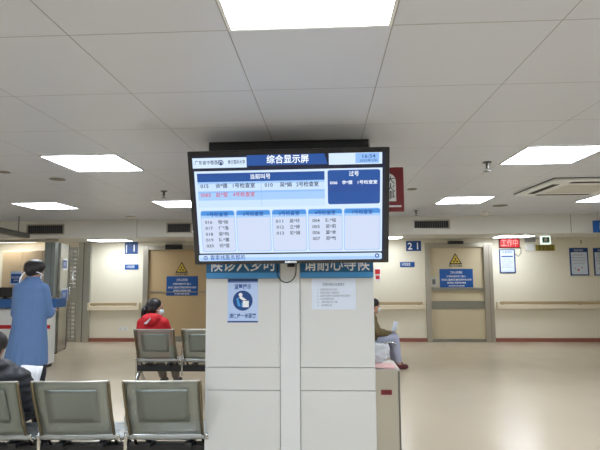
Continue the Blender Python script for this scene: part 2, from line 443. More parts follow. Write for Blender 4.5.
# framed notices
def notice(name, px0, px1, py0, py1, label, red=False, lines=6, head='检查须知'):
    x0, x1, z0, z1 = X(px0), X(px1), aty(px0, py1, YW).z, aty(px0, py0, YW).z; w = x1-x0; h = z1-z0
    e = empty(name, ((x0+x1)/2, YW, (z0+z1)/2), label, 'framed notice')
    f = MB(); t = .022
    for q in ((-w/2, w/2, h/2-t, h/2), (-w/2, w/2, -h/2, -h/2+t), (-w/2, -w/2+t, -h/2+t, h/2-t), (w/2-t, w/2, -h/2+t, h/2-t)):
        f.box(q[0], q[1], -.02, 0, q[2], q[3], 'signnavy', .002)
    f.build('frame', e)
    s = MB().box(-w/2+t, w/2-t, -.008, 0, -h/2+t, h/2-t, 'paper')
    if red: s.rect(-w/2+t, w/2-t, h/2-t-.07, h/2-t, 'signnavy', 1, -.008); s.text(head, 0, h/2-t-.035, .05, 'white_s', 2, -.008)
    else:
        s.text(head, 0, h/2-.07, .055, 'ink_b', 2, -.008, fit=w*.6); s.rect(-w*.36, w*.36, h*.17, h*.22, 'ink_b', 1, -.008)
    for i in range(lines):
        zz = h*.24-i*h*.10 if red else h*.08-i*h*.085
        s.text('请按照预约时间到诊室候诊', -w*.02, zz, .026, 'ink_g', 2, -.008, fit=w*(.7 if i % 3 else .55))
    if red:
        s.disc(-w*.06, -h*.30, .022, 'ink_r', 3, -.008); s.disc(w*.14, -h*.22, .014, 'ink_r', 3, -.008); s.disc(-w*.22, -h*.24, .012, 'ink_r', 3, -.008)
    s.build('sheet', e)
notice('framed_notice', 501, 517, 249.3, 273, 'navy framed white notice hung below the glowing red sign', lines=5)
notice('framed_notice', 572, 590.5, 248, 275.5, 'framed white notice with red stamps on right wall, left one of two', red=True, lines=4)
notice('framed_notice', 596, 614.5, 248, 275.5, 'framed white notice cut by the right picture edge, right one of two', red=True, lines=4)
plate('intercom_box', 525.5, 534, 244, 251, 'white_p', 'small white box between red lit sign and olive sign', 'box', th=.04)
plate('junction_box', 524.5, 535, 237.3, 242, 'grey_p', 'small grey box above the white box right of the red lit sign', 'box', th=.03)
c = MB().tube([(X(517), YW-.02, Zp(256)), (X(520), YW-.03, Zp(258)), (X(522.8), YW-.03, Zp(255)), (X(523), YW-.02, Zp(249.5))], .006, 'blackm', 6)
tag(c.build('cable'), 'thin dark cable beside the navy framed notice under red sign', 'cable')
plate('wall_sign', 536, 554.5, 244.8, 250.8, 'olive_s', 'olive strip sign with dark characters below the lit exit sign', 'sign', texts=(('安全出口', 0, 0, .9, 'ink', .8),), th=.015)
# exit sign hangs a little in front
e = empty('exit_sign', (X(548, 9.9), 9.9, aty(548, 240.2, 9.9).z), 'small lit green and white running man exit sign hung under ceiling', 'sign')
w = X(553, 9.9)-X(543, 9.9); h = .17
for s_ in (-.05, .05): MB().tube([(s_, -.025, h/2), (s_, -.025, HL-e.location.z)], .004, 'steel', 6).build('hanger_rod', e)
MB().box(-w/2, w/2, -.05, 0, -h/2, h/2, 'exitlit', .01).build('lit_face', e)
b = MB(); b.rect(-w*.36, w*.36, -h*.30, h*.34, 'exitgreen', 2, -.05)
b.disc(w*.03, h*.22, .014, 'white_s', 3, -.05)
for p, q, r_ in (((.0, .16), (.0, -.02), .013), ((0, .12), (.16, .02), .007), ((0, .12), (-.16, .06), .007), ((0, -.02), (.14, -.2), .008), ((0, -.02), (-.18, -.16), .008)):
    P = Vector((p[0]*w, 0, p[1]*h)); Q = Vector((q[0]*w, 0, q[1]*h)); d = (Q-P).normalized(); n_ = Vector((-d.z, 0, d.x))*r_
    b.poly([(v.x, -.0525, v.z) for v in (P-n_, Q-n_, Q+n_, P+n_)][::-1], 'white_s')
b.build('running_man', e)
# hanging blue sign at right edge
e = empty('hanging_sign', (X(606, 8.6, 226), 8.6, HL), 'blue hanging sign cut by the right picture edge under ceiling', 'sign')
w = .42; zt = aty(600, 220.5, YB-.3).z
e.location = (X(606, YB-.3, 226), YB-.3, H)
MB().box(-.19, .23, -.02, .02, aty(600, 232.5, YB-.3).z-H, zt-H, 'signblue', .004).text('出口', .02, (zt+aty(600, 232.5, YB-.3).z)/2-H, .14, 'white_s', 1, -.02).build('panel', e)
for s_ in (-.12, .15): MB().tube([(s_, 0, 0), (s_, 0, zt-H)], .005, 'steel').build('hanger_rod', e)
# small hook above wall at 584
tag(MB().tube([(0, 0, 0), (0, -.02, -.01), (0, -.02, -.07)], .008, 'blackm', 6).build('coat_hook', None, (X(584), YW-.001, Zp(233)-.0)), 'tiny dark hook high on wall above the framed notices', 'hook')
bpy.data.objects['coat_hook'].location.z = HL-.06

# ------------------------------------------------------------------ ceiling lights
def light(i, j, label, group='square ceiling light panels', z=H):
    x0 = -.346+.6*i; y0 = 1.708+.6*j
    e = empty('ceiling_light', (x0+.3, y0+.3, z), label, 'ceiling light', group)
    f = MB(); a = .295; t = .012
    for q in ((-a, a, -a, -a+t), (-a, a, a-t, a), (-a, -a+t, -a+t, a-t), (a-t, a, -a+t, a-t)): f.box(q[0], q[1], q[2], q[3], -.008, -.0005, 'white_p')
    f.build('frame', e)
    MB().box(-a+t, a-t, -a+t, a-t, -.005, -.001, 'lampface').build('diffuser', e)
rows = {-1: 'nearest row', 3: 'second row', 7: 'far row'}
light(0, -1, 'large bright square ceiling light nearest, above the screen')
light(-3, 3, 'bright square ceiling light left of the screen, largest on the left')
light(3, 3, 'bright square ceiling light right of the screen, largest on the right')
light(-6, 7, 'far left square ceiling light above the reception counter')
light(-3, 7, 'far square ceiling light just left of the screen edge')
light(3, 7, 'far square ceiling light right of the red hanging sign')
light(6, 7, 'far square ceiling light cut by the right picture edge')
for i in (-6, 6): light(i, 3, 'square ceiling light of the room outside the view', 'ceiling lights outside the view')
for i in (-6, -3, 3, 6): light(i, -1, 'square ceiling light of the room outside the view', 'ceiling lights outside the view')
for i in (-6, -3, 0, 3, 6): light(i, -5, 'square ceiling light of the room outside the view', 'ceiling lights outside the view')
def strip(px0, px1, py, label, k='lampsoft'):
    y0, y1 = 10.1, 10.65; x0, x1 = X(px0, 10.0, py), X(px1, 10.0, py)
    e = empty('corridor_light', ((x0+x1)/2, (y0+y1)/2, HL), label, 'ceiling light', 'corridor ceiling lights')
    w = (x1-x0)/2
    MB().box(-w, w, -.275, .275, -.008, -.0005, 'white_p').build('frame', e)
    MB().box(-w+.015, w-.015, -.26, .26, -.012, -.008, k).build('diffuser', e)
strip(-24, 19, 240, 'corridor light behind the reception glass at far left')
strip(84, 121, 239, 'corridor ceiling light above the left handrail')
strip(375, 404, 235, 'corridor ceiling light right of the screen above digits sign')
strip(503, 538, 234, 'corridor ceiling light above the red lit sign')

# vents in bulkhead
def vent(px0, px1, py0, py1, label):
    x0, x1 = X(px0, YB, 226), X(px1, YB, 226); z0 = aty(px0, py1, YB).z; z1 = aty(px0, py0, YB).z; w = (x1-x0)/2; h = (z1-z0)/2
    e = empty('air_vent', ((x0+x1)/2, YB, (z0+z1)/2), label, 'air vent', 'dark air vents in the bulkhead')
    t = .02; f = MB()
    for q in ((-w, w, h-t, h), (-w, w, -h, -h+t), (-w, -w+t, -h+t, h-t), (w-t, w, -h+t, h-t)): f.box(q[0], q[1], -.015, 0, q[2], q[3], 'frame')
    f.build('frame', e)
    MB().box(-w+t, w-t, -.002, 0, -h+t, h-t, 'dark_slot').build('backing', e)
    g = MB(); n = int(w*2/.035)
    for i in range(n):
        xx = -w+t+.01+(2*w-2*t-.02)*i/(n-1); g.box(xx-.003, xx+.003, -.012, -.002, -h+t, h-t, 'slat')
    g.build('slats', e)
vent(27, 64.5, 224.5, 235, 'dark slatted air vent above the reception counter')
vent(166.5, 192, 223, 233.5, 'dark slatted air vent just left of the screen')
vent(413, 450, 220, 229.5, 'dark slatted air vent above the pale door')

# ceiling cassette air conditioner
p = atz(557.5, 177.5, H)
e = empty('ceiling_air_conditioner', (2.22+.5, 4.78+.5, H), 'white square four-way cassette air conditioner in the ceiling right', 'air conditioner')
b = MB(); b.box(-.5, .5, -.5, .5, -.03, -.001, 'white_p', .01); b.build('panel', e)
s = MB()
for q in range(4):
    R_ = Matrix.Rotation(q*PI/2, 4, 'Z'); s.box(-.30, .30, -.43, -.36, -.032, -.028, 'dark_slot', 0, R_)
s.build('outlet_slots', e)
g = MB(); g.box(-.26, .26, -.26, .26, -.036, -.029, 'bulk', .003)
for i in range(9): g.box(-.24, .24, -.22+i*.055, -.215+i*.055, -.037, -.036, 'grey_p')
g.build('intake_grille', e)
MB().box(-.507, .507, -.507, .507, -.006, -.0005, 'dark_slot').build('shadow_gap', e)

# sprinklers, detectors
def sprinkler(px, py, label):
    p = atz(px, py, H); e = empty('sprinkler', (p.x, p.y, H), label, 'sprinkler', 'ceiling sprinklers')
    MB().lathe([(.035, 0), (.035, -.008), (.012, -.012), (.012, -.05), (.006, -.055)], 'steel_d', n=14).build('body', e)
    MB().lathe([(.004, -.055), (.004, -.075), (.028, -.076), (.028, -.079), (.002, -.08)], 'steel_d', n=14).build('deflector', e)
sprinkler(487, 162, 'dark ceiling sprinkler right of the red hanging sign')
sprinkler(164, 191, 'dark ceiling sprinkler just left of the screen')
sprinkler(416, 210.5, 'small far ceiling sprinkler beside the right air vent')
def puck(name, px, py, r, h, k, label, cat):
    p = atz(px, py, H)
    o = MB().lathe([(r, 0), (r, -h*.6), (r*.8, -h), (.001, -h)], k, n=20).build(name, None, (p.x, p.y, H-.0003)); tag(o, label, cat); return o
puck('smoke_detector', 485, 212, .07, .05, 'bulk', 'beige dome smoke detector on ceiling near the right air vent', 'smoke detector')
puck('ceiling_speaker', 500, 205.5, .10, .008, 'gap', 'flat round ceiling plate between two far right ceiling lights', 'ceiling speaker')
puck('ceiling_speaker', 57.5, 179, .07, .008, 'gap', 'flat round ceiling plate below the left ceiling light', 'ceiling speaker')
puck('ceiling_speaker', 412, 189, .055, .008, 'gap', 'flat small ceiling plate right of the red hanging sign', 'ceiling speaker')
puck('ceiling_speaker', 4, 172, .05, .006, 'gap', 'flat small ceiling plate at the left picture edge', 'ceiling speaker')
puck('smoke_detector', 131, 216.5, .07, .03, 'bulk', 'round detector on ceiling left of the screen above bulkhead', 'smoke detector')

# dark bar at far left, added in place of the bulkhead side, hangers included
a_ = atz(-14, 226, 2.17); b_ = atz(28, 235, 2.17)
d_ = (b_-a_); ln = d_.length; ang = math.atan2(d_.y, d_.x)
e = empty('bulkhead_edge_bar', (b_.x, b_.y-.02, 2.16), 'dark grey bar standing in for the bulkhead side, running to the left air vent', 'bar', rz=ang)
MB().box(-ln-1, 0, -.04, .04, -.05, .03, 'steel_d', .005).build('rail', e)
for q in (-.4, -1.2, -2.0): MB().tube([(q, 0, .03), (q, 0, H-2.16)], .008, 'steel_d', 8).build('hanger_rod', e)

# ------------------------------------------------------------------ pillar
PX0, PX1, PY = -.803, .322, 3.30
pw = PX1-PX0; pc = (PX0+PX1)/2
pe = empty('pillar', (pc, PY, 0), 'square cream panelled pillar standing behind the big screen', 'pillar')
def pz(py): return aty(290, py, PY).z
tx0, tx1 = aty(280.5, 330, PY).x-pc, aty(300, 330, PY).x-pc
zs = [0, pz(390.5), pz(367.5), pz(278), H]
core = MB().box(-pw/2+.012, pw/2-.012, .012, .9, 0, H-.001, 'gap'); core.build('core', pe)
def panels(x0, x1):
    m = MB()
    for z0, z1 in zip(zs, zs[1:]): m.box(x0, x1, 0, .013, z0+.002, z1-(.0025 if z1 != H else .002), 'pillar', .0015)
    return m
panels(-pw/2, tx0-.003).build('cladding', pe); panels(tx1+.003, pw/2, ).build('cladding', pe)
for sx in (-1, 1):
    m = MB()
    for z0, z1 in zip(zs, zs[1:]): m.box(min(sx*pw/2, sx*(pw/2-.013)), max(sx*pw/2, sx*(pw/2-.013)), .0135, .912, z0+.002, z1-.0025, 'pillar', .0015)
    m.build('cladding', pe)
m = MB()
for z0, z1 in zip(zs, zs[1:]): m.box(-pw/2+.0135, pw/2-.0135, .9, .912, z0+.002, z1-.0025, 'pillar', .0015)
m.build('cladding', pe)
MB().box(tx0, tx1, -.012, .012, 0, H-.002, 'trunk', .004).build('cable_trunking', pe)
# blue band with writing
zb0, zb1 = pz(278), pz(250)
def band(x0, x1, s, label):
    m = MB().box(x0, x1, -.003, 0, zb0, zb1, 'bandblue')
    m.rect(x0, x1, pz(272.5), zb1, 'bandteal', 1, -.003)
    m.text(s, (x0+x1)/2, pz(264.2), .118, 'white_s', 2, -.003, fit=(x1-x0)*.90, bold=.012)
    o = m.build('wall_lettering', None, (pc, PY-.0005, 0)); tag(o, label, 'lettering')
band(-pw/2, tx0-.004, '候诊人多时', 'blue band with white characters on the left half of pillar')
band(tx1+.004, pw/2, '请耐心等候', 'blue band with white characters on the right half of pillar')
# poster
def onp(px, py): p = aty(px, py, PY); return p.x-pc, p.z
x0, z0 = onp(227.5, 322.5); x1, z1 = onp(258, 278.8); w = x1-x0; h = z1-z0
m = MB().box(-w/2, w/2, -.001, 0, -h/2, h/2, 'paper_b')
m.rect(-w/2, w/2, h/2-.018, h/2, 'signnavy', 1, -.001); m.rect(-w/2, w/2, -h/2, -h/2+.010, 'signnavy', 1, -.001)
m.rect(-w/2, w/2, h/2-.024, h/2-.020, 'ink_b', 1, -.001)
m.text('温馨提示', 0, h*.31, .036, 'ink_b', 2, -.001, bold=.02, fit=w*.56)
m.text('请保持一米距离', 0, -h*.355, .034, 'ink_b', 2, -.001, bold=.02, fit=w*.88)
cz = h*.0; R_ = w*.325
m.disc(0, cz, R_, 'signnavy', 2, -.001, 36)
m.rect(-.0, R_*.62, cz-R_*.66, cz-R_*.02, 'white_s', 3, -.001)
m.disc(-R_*.22, cz+R_*.58, R_*.2, 'white_s', 3, -.001)
m.poly([(-R_*.42, -.0026, cz+R_*.34), (-R_*.1, -.0026, cz+R_*.42), (R_*.42, -.0026, cz+R_*.06), (R_*.1, -.0026, cz+R_*.0), (-R_*.12, -.0026, cz+R_*.1)], 'white_s')
m.poly([(-R_*.66, -.0026, cz+R_*.2), (-R_*.48, -.0026, cz+R_*.3), (-R_*.3, -.0026, cz-R_*.3), (-R_*.22, -.0026, cz-R_*.62), (-R_*.5, -.0026, cz-R_*.5)][::-1], 'bandblue')
m.rect(-R_*.16, 0, cz-R_*.62, cz-R_*.2, 'bandblue', 3, -.001)
tag(m.build('poster', None, (pc+(x0+x1)/2, PY-.0006, (z0+z1)/2)), 'light blue poster with round navy pictogram on left of pillar', 'poster')
x0, z0 = onp(312, 309.5); x1, z1 = onp(355.5, 278); w = x1-x0; h = z1-z0
m = MB().box(-w/2, w/2, -.001, 0, -h/2, h/2, 'paper')
m.text('放射科候诊注意事项', 0, h*.29, .022, 'ink_g', 2, -.001, fit=w*.5, bold=.01)
for i, (s, f) in enumerate((('1、请按照预约时间到达', .46), ('2、检查前请取下金属物品', .5), ('3、请保持安静并注意屏幕叫号信息提示', .76), ('4、孕妇请提前告知', .38), ('5、请佩戴好口罩', .46), ('6、谢谢配合', .34))):
    m.text(s, -w*.38, h*(.13-.1*i), .016, 'ink_g', 2, -.001, align='LEFT', fit=w*f)
tag(m.build('paper_notice', None, (pc+(x0+x1)/2, PY-.0006, (z0+z1)/2)), 'plain white paper notice taped on right half of pillar', 'notice')

# dark bracket box at pillar top
e = empty('bracket_box', (pc, PY-.003, H), 'dark navy box at ceiling on the pillar, above the screen', 'box')
bw0, bw1 = aty(211, 145, PY).x-pc, aty(368, 145, PY).x-pc
MB().box(bw0, bw1, -.06, 0, -.075, -.001, 'blackp', .004).build('housing', e)

# ------------------------------------------------------------------ TV
tvc = aty(289.3, 207.6, 2.97)
S = 1.212/538; TW = 1.212; TH = .708
TILT = math.radians(17)
tv = empty('information_screen', tvc, 'large wall-mounted display screen listing queue numbers in front of pillar', 'screen', rot=(TILT, -.005, 0))
def tx(cx): return (cx-299)*S
def tz(cy): return (181-cy)*S*1.008
m = MB().box(-TW/2, TW/2, -.012, .03, -TH/2, TH/2, 'blackp', .006); m.build('bezel', tv)
m = MB().box(-TW*.42, TW*.42, .03, .06, -TH*.40, TH*.36, 'blackm', .01); m.build('rear_cover', tv)
s = MB(); y = -.0125
def r(x0, x1, y0, y1, k, l=1): s.rect(tx(x0), tx(x1), tz(y1), tz(y0), k, l, y)
def t(st_, cx, cy, size, k, l=4, al='CENTER', fit=None, bold=.01): s.text(st_, tx(cx), tz(cy), size*S, k, l, y, al, fit=(fit*S if fit else None), bold=bold)
r(42, 556, 38, 326, 's_black', 1)
s.poly([(tx(190), y-.001, tz(66)), (tx(405), y-.001, tz(66)), (tx(396), y-.001, tz(38)), (tx(190), y-.001, tz(38))], 's_head')
r(42, 556, 72, 76, 's_black', 2)
r(43, 189, 43, 70, 's_frame', 2)
t('广东省中医医院', 86, 56, 12, 's_txt', fit=74); t('南方医科大学', 162, 56, 12, 's_txt', fit=46)
s.disc(tx(120), tz(56), 7*S, 's_navy', 3, y); s.disc(tx(120), tz(56), 5*S, 's_frame', 4, y); s.rect(tx(117.5), tx(122.5), tz(61), tz(54), 's_navy', 5, y)
t('综合显示屏', 299, 52, 24, 's_white', fit=112, bold=.015)
r(408, 548, 38, 68, 's_frame', 2); r(478, 540, 39, 65, 's_row3', 3); t('16:54', 512, 48, 13, 's_navy2', fit=34); t('2022年3月', 512, 59, 8, 's_navy2', fit=44)
r(46, 549, 78, 304, 's_frame', 2)
s.rrect(tx(46), tx(549), tz(304), tz(78), 8*S, 's_frame', 3, y)
# current calls
r(53, 396, 84, 107, 's_head', 4); r(53, 396, 84, 90, 's_navy2', 5); t('当前叫号', 224, 95.5, 15, 's_white', 6, fit=54)
r(53, 396, 107, 132, 's_row2', 4); r(53, 396, 107, 113, 's_row1', 5); r(53, 396, 132, 152, 's_row1', 4); r(53, 396, 132, 137, 's_row3', 5); r(53, 396, 152, 176, 's_row2', 4); r(53, 396, 152, 157, 's_row1', 5)
r(225, 226.2, 108, 175, 's_row3', 6)
for st_, cx, cy, f, k in (('015', 72, 118.5, 22, 's_txt'), ('余*德', 118, 118.5, 32, 's_txt'), ('1号检查室', 178, 118.5, 60, 's_txt'), ('010', 246, 118.5, 22, 's_txt'), ('吴*娟', 292, 118.5, 32, 's_txt'), ('2号检查室', 350, 118.5, 60, 's_txt'),
                          ('S085', 74, 142.5, 28, 's_red'), ('赵*莹', 118, 142.5, 32, 's_red'), ('4号检查室', 178, 142.5, 60, 's_red')):
    t(st_, cx, cy, 14, k, 7, fit=f, bold=.014)
# passed numbers
s.rrect(tx(404), tx(543), tz(173), tz(82), 6*S, 's_head', 4, y); r(404, 543, 110, 140, 's_navy2', 5)
t('过号', 474, 93, 15, 's_white', 6, fit=26); t('006', 420, 116, 11, 's_white', 6, fit=20); t('李*霞', 456, 116, 11, 's_white', 6, fit=28); t('1号检查室', 509, 116, 11, 's_white', 6, fit=52)
cols = ((57, 148, '1号检查室', [('016', '程*妹'), ('017', '任*逸'), ('018', '梁*昀'), ('019', '陈*惠'), ('020', '何*莹')]), (155, 246, '3号检查室', []),
        (253, 344, '2号检查室', [('011', '吴*玲'), ('012', '立*婷'), ('013', '尼*娟')]), (351, 441, '4号检查室', [('004', '陈*铭'), ('005', '吴*莉'), ('006', '莫*幸'), ('007', '郑*敏')]), (448, 543, '7号检查室', []))
for x0, x1, hd, rw in cols:
    s.rrect(tx(x0-1.5), tx(x1+1.5), tz(299.5), tz(184.5), 6*S, 's_row3', 4, y)
    s.rrect(tx(x0), tx(x1), tz(298), tz(186), 6*S, 's_col', 5, y)
    s.rrect(tx(x0), tx(x1), tz(205), tz(186), 6*S, 's_mid', 6, y, top_only=True); r(x0, x1, 198, 205, 's_row1', 7)
    t(hd, (x0+x1)/2, 196, 13, 's_navy2', 8, fit=56, bold=.014)
    for i, (n_, nm) in enumerate(rw):
        t(n_, x0+20, 217+i*16.5, 12, 's_txt', 7, fit=20); t(nm, x0+60, 217+i*16.5, 12, 's_txt', 7, fit=28)
s.rrect(tx(43), tx(549), tz(326), tz(308), 4*S, 's_row2', 3, y); r(46, 546, 317, 325, 's_row1', 4)
s.disc(tx(62), tz(317), 6*S, 's_navy2', 5, y); s.disc(tx(62), tz(317), 4*S, 's_row2', 6, y); s.disc(tx(62), tz(317), 2*S, 's_navy2', 7, y)
t('香家线医务部的', 124, 317, 15, 's_navy2', 5, fit=98)
s.disc(tx(536), tz(316), 6*S, 's_navy2', 5, y); s.disc(tx(536), tz(316), 3*S, 's_row2', 6, y)
s.build('display', tv)
MB().text('SAMSUNG', 0, tz(331.5), .016, 's_white', 1, -.0125, bold=.03).build('maker_mark', tv)
# mounting arm and cable
e = tv
arm = MB().box(-.06, .06, .055, .065, -.25, .25, 'blackm', .003); arm.build('mount_plate', tv)
me = empty('screen_bracket', (pc+.02, PY-.014, 1.95), 'black steel bracket holding the screen to the pillar', 'bracket')
MB().box(-.09, .09, -.012, 0, -.33, .33, 'blackm', .003).build('wall_plate', me)
g = MB(); g.tube([(0, -.01, .12), (0, -.235, .05)], .022, 'blackm', 10); g.tube([(0, -.01, -.12), (0, -.24, -.10)], .022, 'blackm', 10); g.build('arm', me)
MB().box(-.03, .02, -.03, -.012, -.37, -.31, 'blackm', .004).build('foot', me)
cp = []
for i in range(13):
    a = PI+.25+(PI-.25)*i/12; p = aty(286.5+9.5*math.cos(a), 271-11.5*math.sin(a), PY-.0152); cp.append(p)
cp = [aty(277, 262, PY-.0152)]+cp+[aty(296, 262, PY-.0152)]
tag(MB().tube(cp, .0035, 'blackm', 8).build('cable'), 'thin black cable looping below the screen on the pillar', 'cable')

# red sign projecting from pillar side
sy = 3.75
x0, x1 = PX1+.002, aty(404, 190, sy).x; z0, z1 = aty(400, 211.5, sy).z, aty(400, 167, sy).z
w = x1-x0; h = z1-z0
e = empty('projecting_sign', ((x0+x1)/2, sy, (z0+z1)/2), 'dark red sign projecting from the pillar, half hidden by screen', 'sign')
m = MB().box(-w/2, w/2, 0, .03, -h/2, h/2, 'red_s', .006); m.build('panel', e)
xa = aty(396, 190, sy).x-e.location.x; wa = .075
m = MB().rrect(xa-.16, xa, -h*.27, h*.36, .06, 'paper_w', 1, 0, top_only=True)
m.text('大', xa-.04, h*.20, .07, 'ink', 2, 0); m.text('火', xa-.04, h*.03, .07, 'ink', 2, 0); m.text('事', xa-.04, -h*.14, .07, 'ink', 2, 0)
m.rect(xa-.16, w*.42, -h*.40, -h*.36, 'paper_w', 1, 0)
m.build('white_panel', e)
MB().box(-w/2-.002, -w/2, -.02, .05, -h*.4, h*.4, 'steel_d').build('mounting_bracket', e)

# ------------------------------------------------------------------ steel kiosk at right of pillar
ky = 3.42
kx0 = PX1+.006; kx1 = aty(400.5, 400, ky).x; kz = aty(388, 369.5, ky).z; kw = kx1-kx0
e = empty('steel_cabinet', ((kx0+kx1)/2, ky, 0), 'narrow brushed stainless steel cabinet standing against the right side of pillar', 'cabinet')
MB().box(-kw/2, kw/2-.012, 0, .34, .02, kz-.012, 'steel', .003).build('body', e)
MB().box(kw/2-.012, kw/2, -.001, .341, .02, kz-.012, 'steel_d', .002).build('side_trim', e)
MB().box(-kw/2, kw/2+.003, -.006, .35, kz-.012, kz, 'steel', .003).build('top', e)
MB().box(-kw/2+.01, kw/2-.01, .01, .33, 0, .02, 'blackm').build('plinth', e)
lx0, lx1 = aty(381, 394, ky).x-e.location.x, aty(392, 394, ky).x-e.location.x; lz0, lz1 = aty(386, 394.8, ky).z, aty(386, 389.8, ky).z
MB().box(lx0, lx1, -.003, 0, lz0, lz1, 'red_s').text('小心', (lx0+lx1)/2, (lz0+lz1)/2, .024, 'ink', 1, -.003, bold=.02).build('label_plate', e)
# papers & clear bag on top
def crumple(name, loc, rx, ry, rz, k, seed, label, cat, amp=.25):
    random.seed(seed); bm = bmesh.new(); bmesh.ops.create_icosphere(bm, subdivisions=4, radius=1)
    ph = [(random.uniform(-11, 11), random.uniform(-11, 11), random.uniform(-7, 7), random.uniform(0, 6)) for _ in range(7)]
    for v in bm.verts:
        n = sum(1-2*abs(math.sin((a*v.co.x+b_*v.co.y+c_*v.co.z+d)/2)) for a, b_, c_, d in ph)/7*2.2+.5*v.co.x*(v.co.z > 0)
        c = v.co*(1+amp*n); sg = lambda q: math.copysign(abs(q)**.6, q)
        v.co = Vector((sg(c.x)*rx, sg(c.y)*ry, (sg(c.z) if c.z > 0 else c.z)*rz))
    zmin = min(v.co.z for v in bm.verts)
    for v in bm.verts: v.co.z -= zmin
    me_ = D.meshes.new(name); bm.to_mesh(me_); bm.free(); me_.materials.append(M[k])
    for p_ in me_.polygons: p_.use_smooth = True
    o = D.objects.new(name, me_); C.objects.link(o); o.location = loc; return tag(o, label, cat)
kc = e.location.x
m = MB(); 
for i in range(4):
    R_ = Matrix.Translation((0, .12, .001+i*.0016)) @ Matrix.Rotation(.12*(i-1.5), 4, 'Z'); m.box(-.075, .06, -.09, .09, 0, .0013, 'paper_w' if i % 2 else 'pinkpaper' if 'pinkpaper' in M else 'paper_w', 0, R_)
mk('pinkpaper', (222, 178, 176), .6, var=.3, scale=25)
m.m = [('pinkpaper' if q == 'paper_w' else q) for q in m.m]
tag(m.build('leaflet_stack', None, (kc, ky, kz)), 'pink and white leaflets lying on top of the steel cabinet', 'leaflets')
crumple('plastic_bag', (kc-.025, ky+.25, kz+.001), .075, .065, .07, 'bag', 5, 'crumpled clear plastic bag on top of the steel cabinet', 'plastic bag')

# ------------------------------------------------------------------ benches
PITCH = .578
def seat_parts(root, cx):
    zb, zt = .50, .868; nb = 10
    def row(t_, hw, off=0): # back profile
        z = zb+(zt-zb)*t_; yv = -.14*t_**1.1-.012*math.sin(PI*t_)
        return [(cx+hw*(2*j/8-1), yv+off-.014*(1-(2*j/8-1)**2), z) for j in range(9)]
    bk = MB().sheet([row(i/nb, .235+.006*i/nb) for i in range(nb+1)], .004, 'perf')
    bk.build('backrest', root)
    ins = D.objects[root.children[-1].name] if root.children else None
    inn = MB().sheet([[(cx+.165*(2*j/6-1), row(t_, .2)[4][1]-.0045-.0*j, row(t_, .2)[4][2]) for j in range(7)] for t_ in [.24+.62*i/6 for i in range(7)]], .0012, 'perf_in')
    bo = [c for c in root.children if c.name.startswith('backrest')][-1]
    inn.build('inner_panel', bo)
    for sx in (-1, 1):
        MB().tube([(cx+sx*(.237+.006*i/nb), row(i/nb, .2)[0][1], row(i/nb, .2)[0][2]) for i in range(nb+1)], .010, 'olive_tube', 8).build('side_frame', bo)
    fr = MB(); fr.tube([(cx-.243, row(1, .2)[0][1], zt)]+row(1, .240)+[(cx+.243, row(1, .2)[0][1], zt)], .006, 'steel', 8)
    fr.build('top_frame', bo)
    # seat: dips then rolls over at front
    prof = [(.0, .50), (.015, .468), (.06, .448), (.16, .440), (.28, .444), (.38, .455), (.44, .452), (.47, .435), (.475, .41)]
    stt = MB().sheet([[(cx+.262*(2*j/8-1), yv, z-.006*(1-(2*j/8-1)**2)) for j in range(9)] for yv, z in prof], -.004, 'seatsheet')
    so = stt.build('seat', root)
    for sx in (-1, 1): MB().tube([(cx+sx*.264, yv, z) for yv, z in prof], .009, 'chrome', 8).build('seat_frame', so)
M['seatsheet'] = perforated('seat_steel', (196, 204, 208), .005, .0014)
def arm(root, x):
    g = MB(); g.tube([(x, .10, .40), (x, .07, .50), (x, .06, .58), (x, .09, .64), (x, .16, .655), (x, .26, .645), (x, .33, .63), (x, .355, .60), (x, .33, .575), (x, .27, .57), (x, .20, .50), (x, .14, .40)], .011, 'chrome', 8)
    g.box(x-.012, x+.012, .062, .08, .28, .50, 'chrome', .004)
    a = g.build('armrest', root)
    MB().tube([(x, .10, .672), (x, .18, .675), (x, .28, .664), (x, .335, .645)], .014, 'blackm', 8).build('armrest_pad', a)
def bench(loc, rz, label, n=3, arms=True):
    root = empty('waiting_bench', loc, label, 'bench', 'perforated steel waiting benches', rz)
    for i in range(n): seat_parts(root, (i-(n-1)/2)*PITCH)
    W = n*PITCH/2
    MB().box(-W, W, .08, .16, .33, .405, 'blackm', .005).build('beam', root)
    for i in range(n+1 if arms else 0): arm(root, -W+i*PITCH if 0 < i < n else (-W+.005 if i == 0 else W-.005))
    for i in range(n):
        x_ = (i-(n-1)/2)*PITCH
        MB().box(x_-.16, x_-.11, .02, .30, .405, .436, 'blackm', .004).build('seat_bracket', root); MB().box(x_+.11, x_+.16, .02, .30, .405, .436, 'blackm', .004).build('seat_bracket', root)
        g = MB()
        for s_ in (-.225, .225): g.tube([(x_+s_, .03, .49), (x_+s_, .10, .405)], .010, 'blackm', 6)
        g.build('back_bracket', root)
    for x_ in (-W+.03, W-.03):
        g = MB(); g.tube([(x_, .15, .345), (x_, .08, .30), (x_, -.04, .16), (x_, -.17, .022)], .022, 'chrome', 10); lg = g.build('leg', root)
        g = MB(); g.tube([(x_, .09, .345), (x_, .16, .30), (x_, .28, .16), (x_, .41, .022)], .022, 'chrome', 10); g.build('leg', root)
        for yy in (-.155, .415): MB().lathe([(.026, 0), (.026, .012), (.014, .02)], 'blackm', (x_, yy, 0), 12).build('foot_pad', lg)
    return root
b1y = 3.235; cxb = aty(78.5, 420, b1y).x
b1 = bench((cxb+.0, b1y, 0), .045, 'nearest perforated steel bench in the foreground, left of pillar')
b2y = 6.03; c2 = aty(157.5, 345, b2y).x+PITCH
b2 = bench((c2, b2y, 0), .0, 'farther perforated steel bench holding the person in red')
b3 = bench((.60, 8.55, 0), -PI/2, 'bench behind the pillar under the person in olive jacket', arms=False)

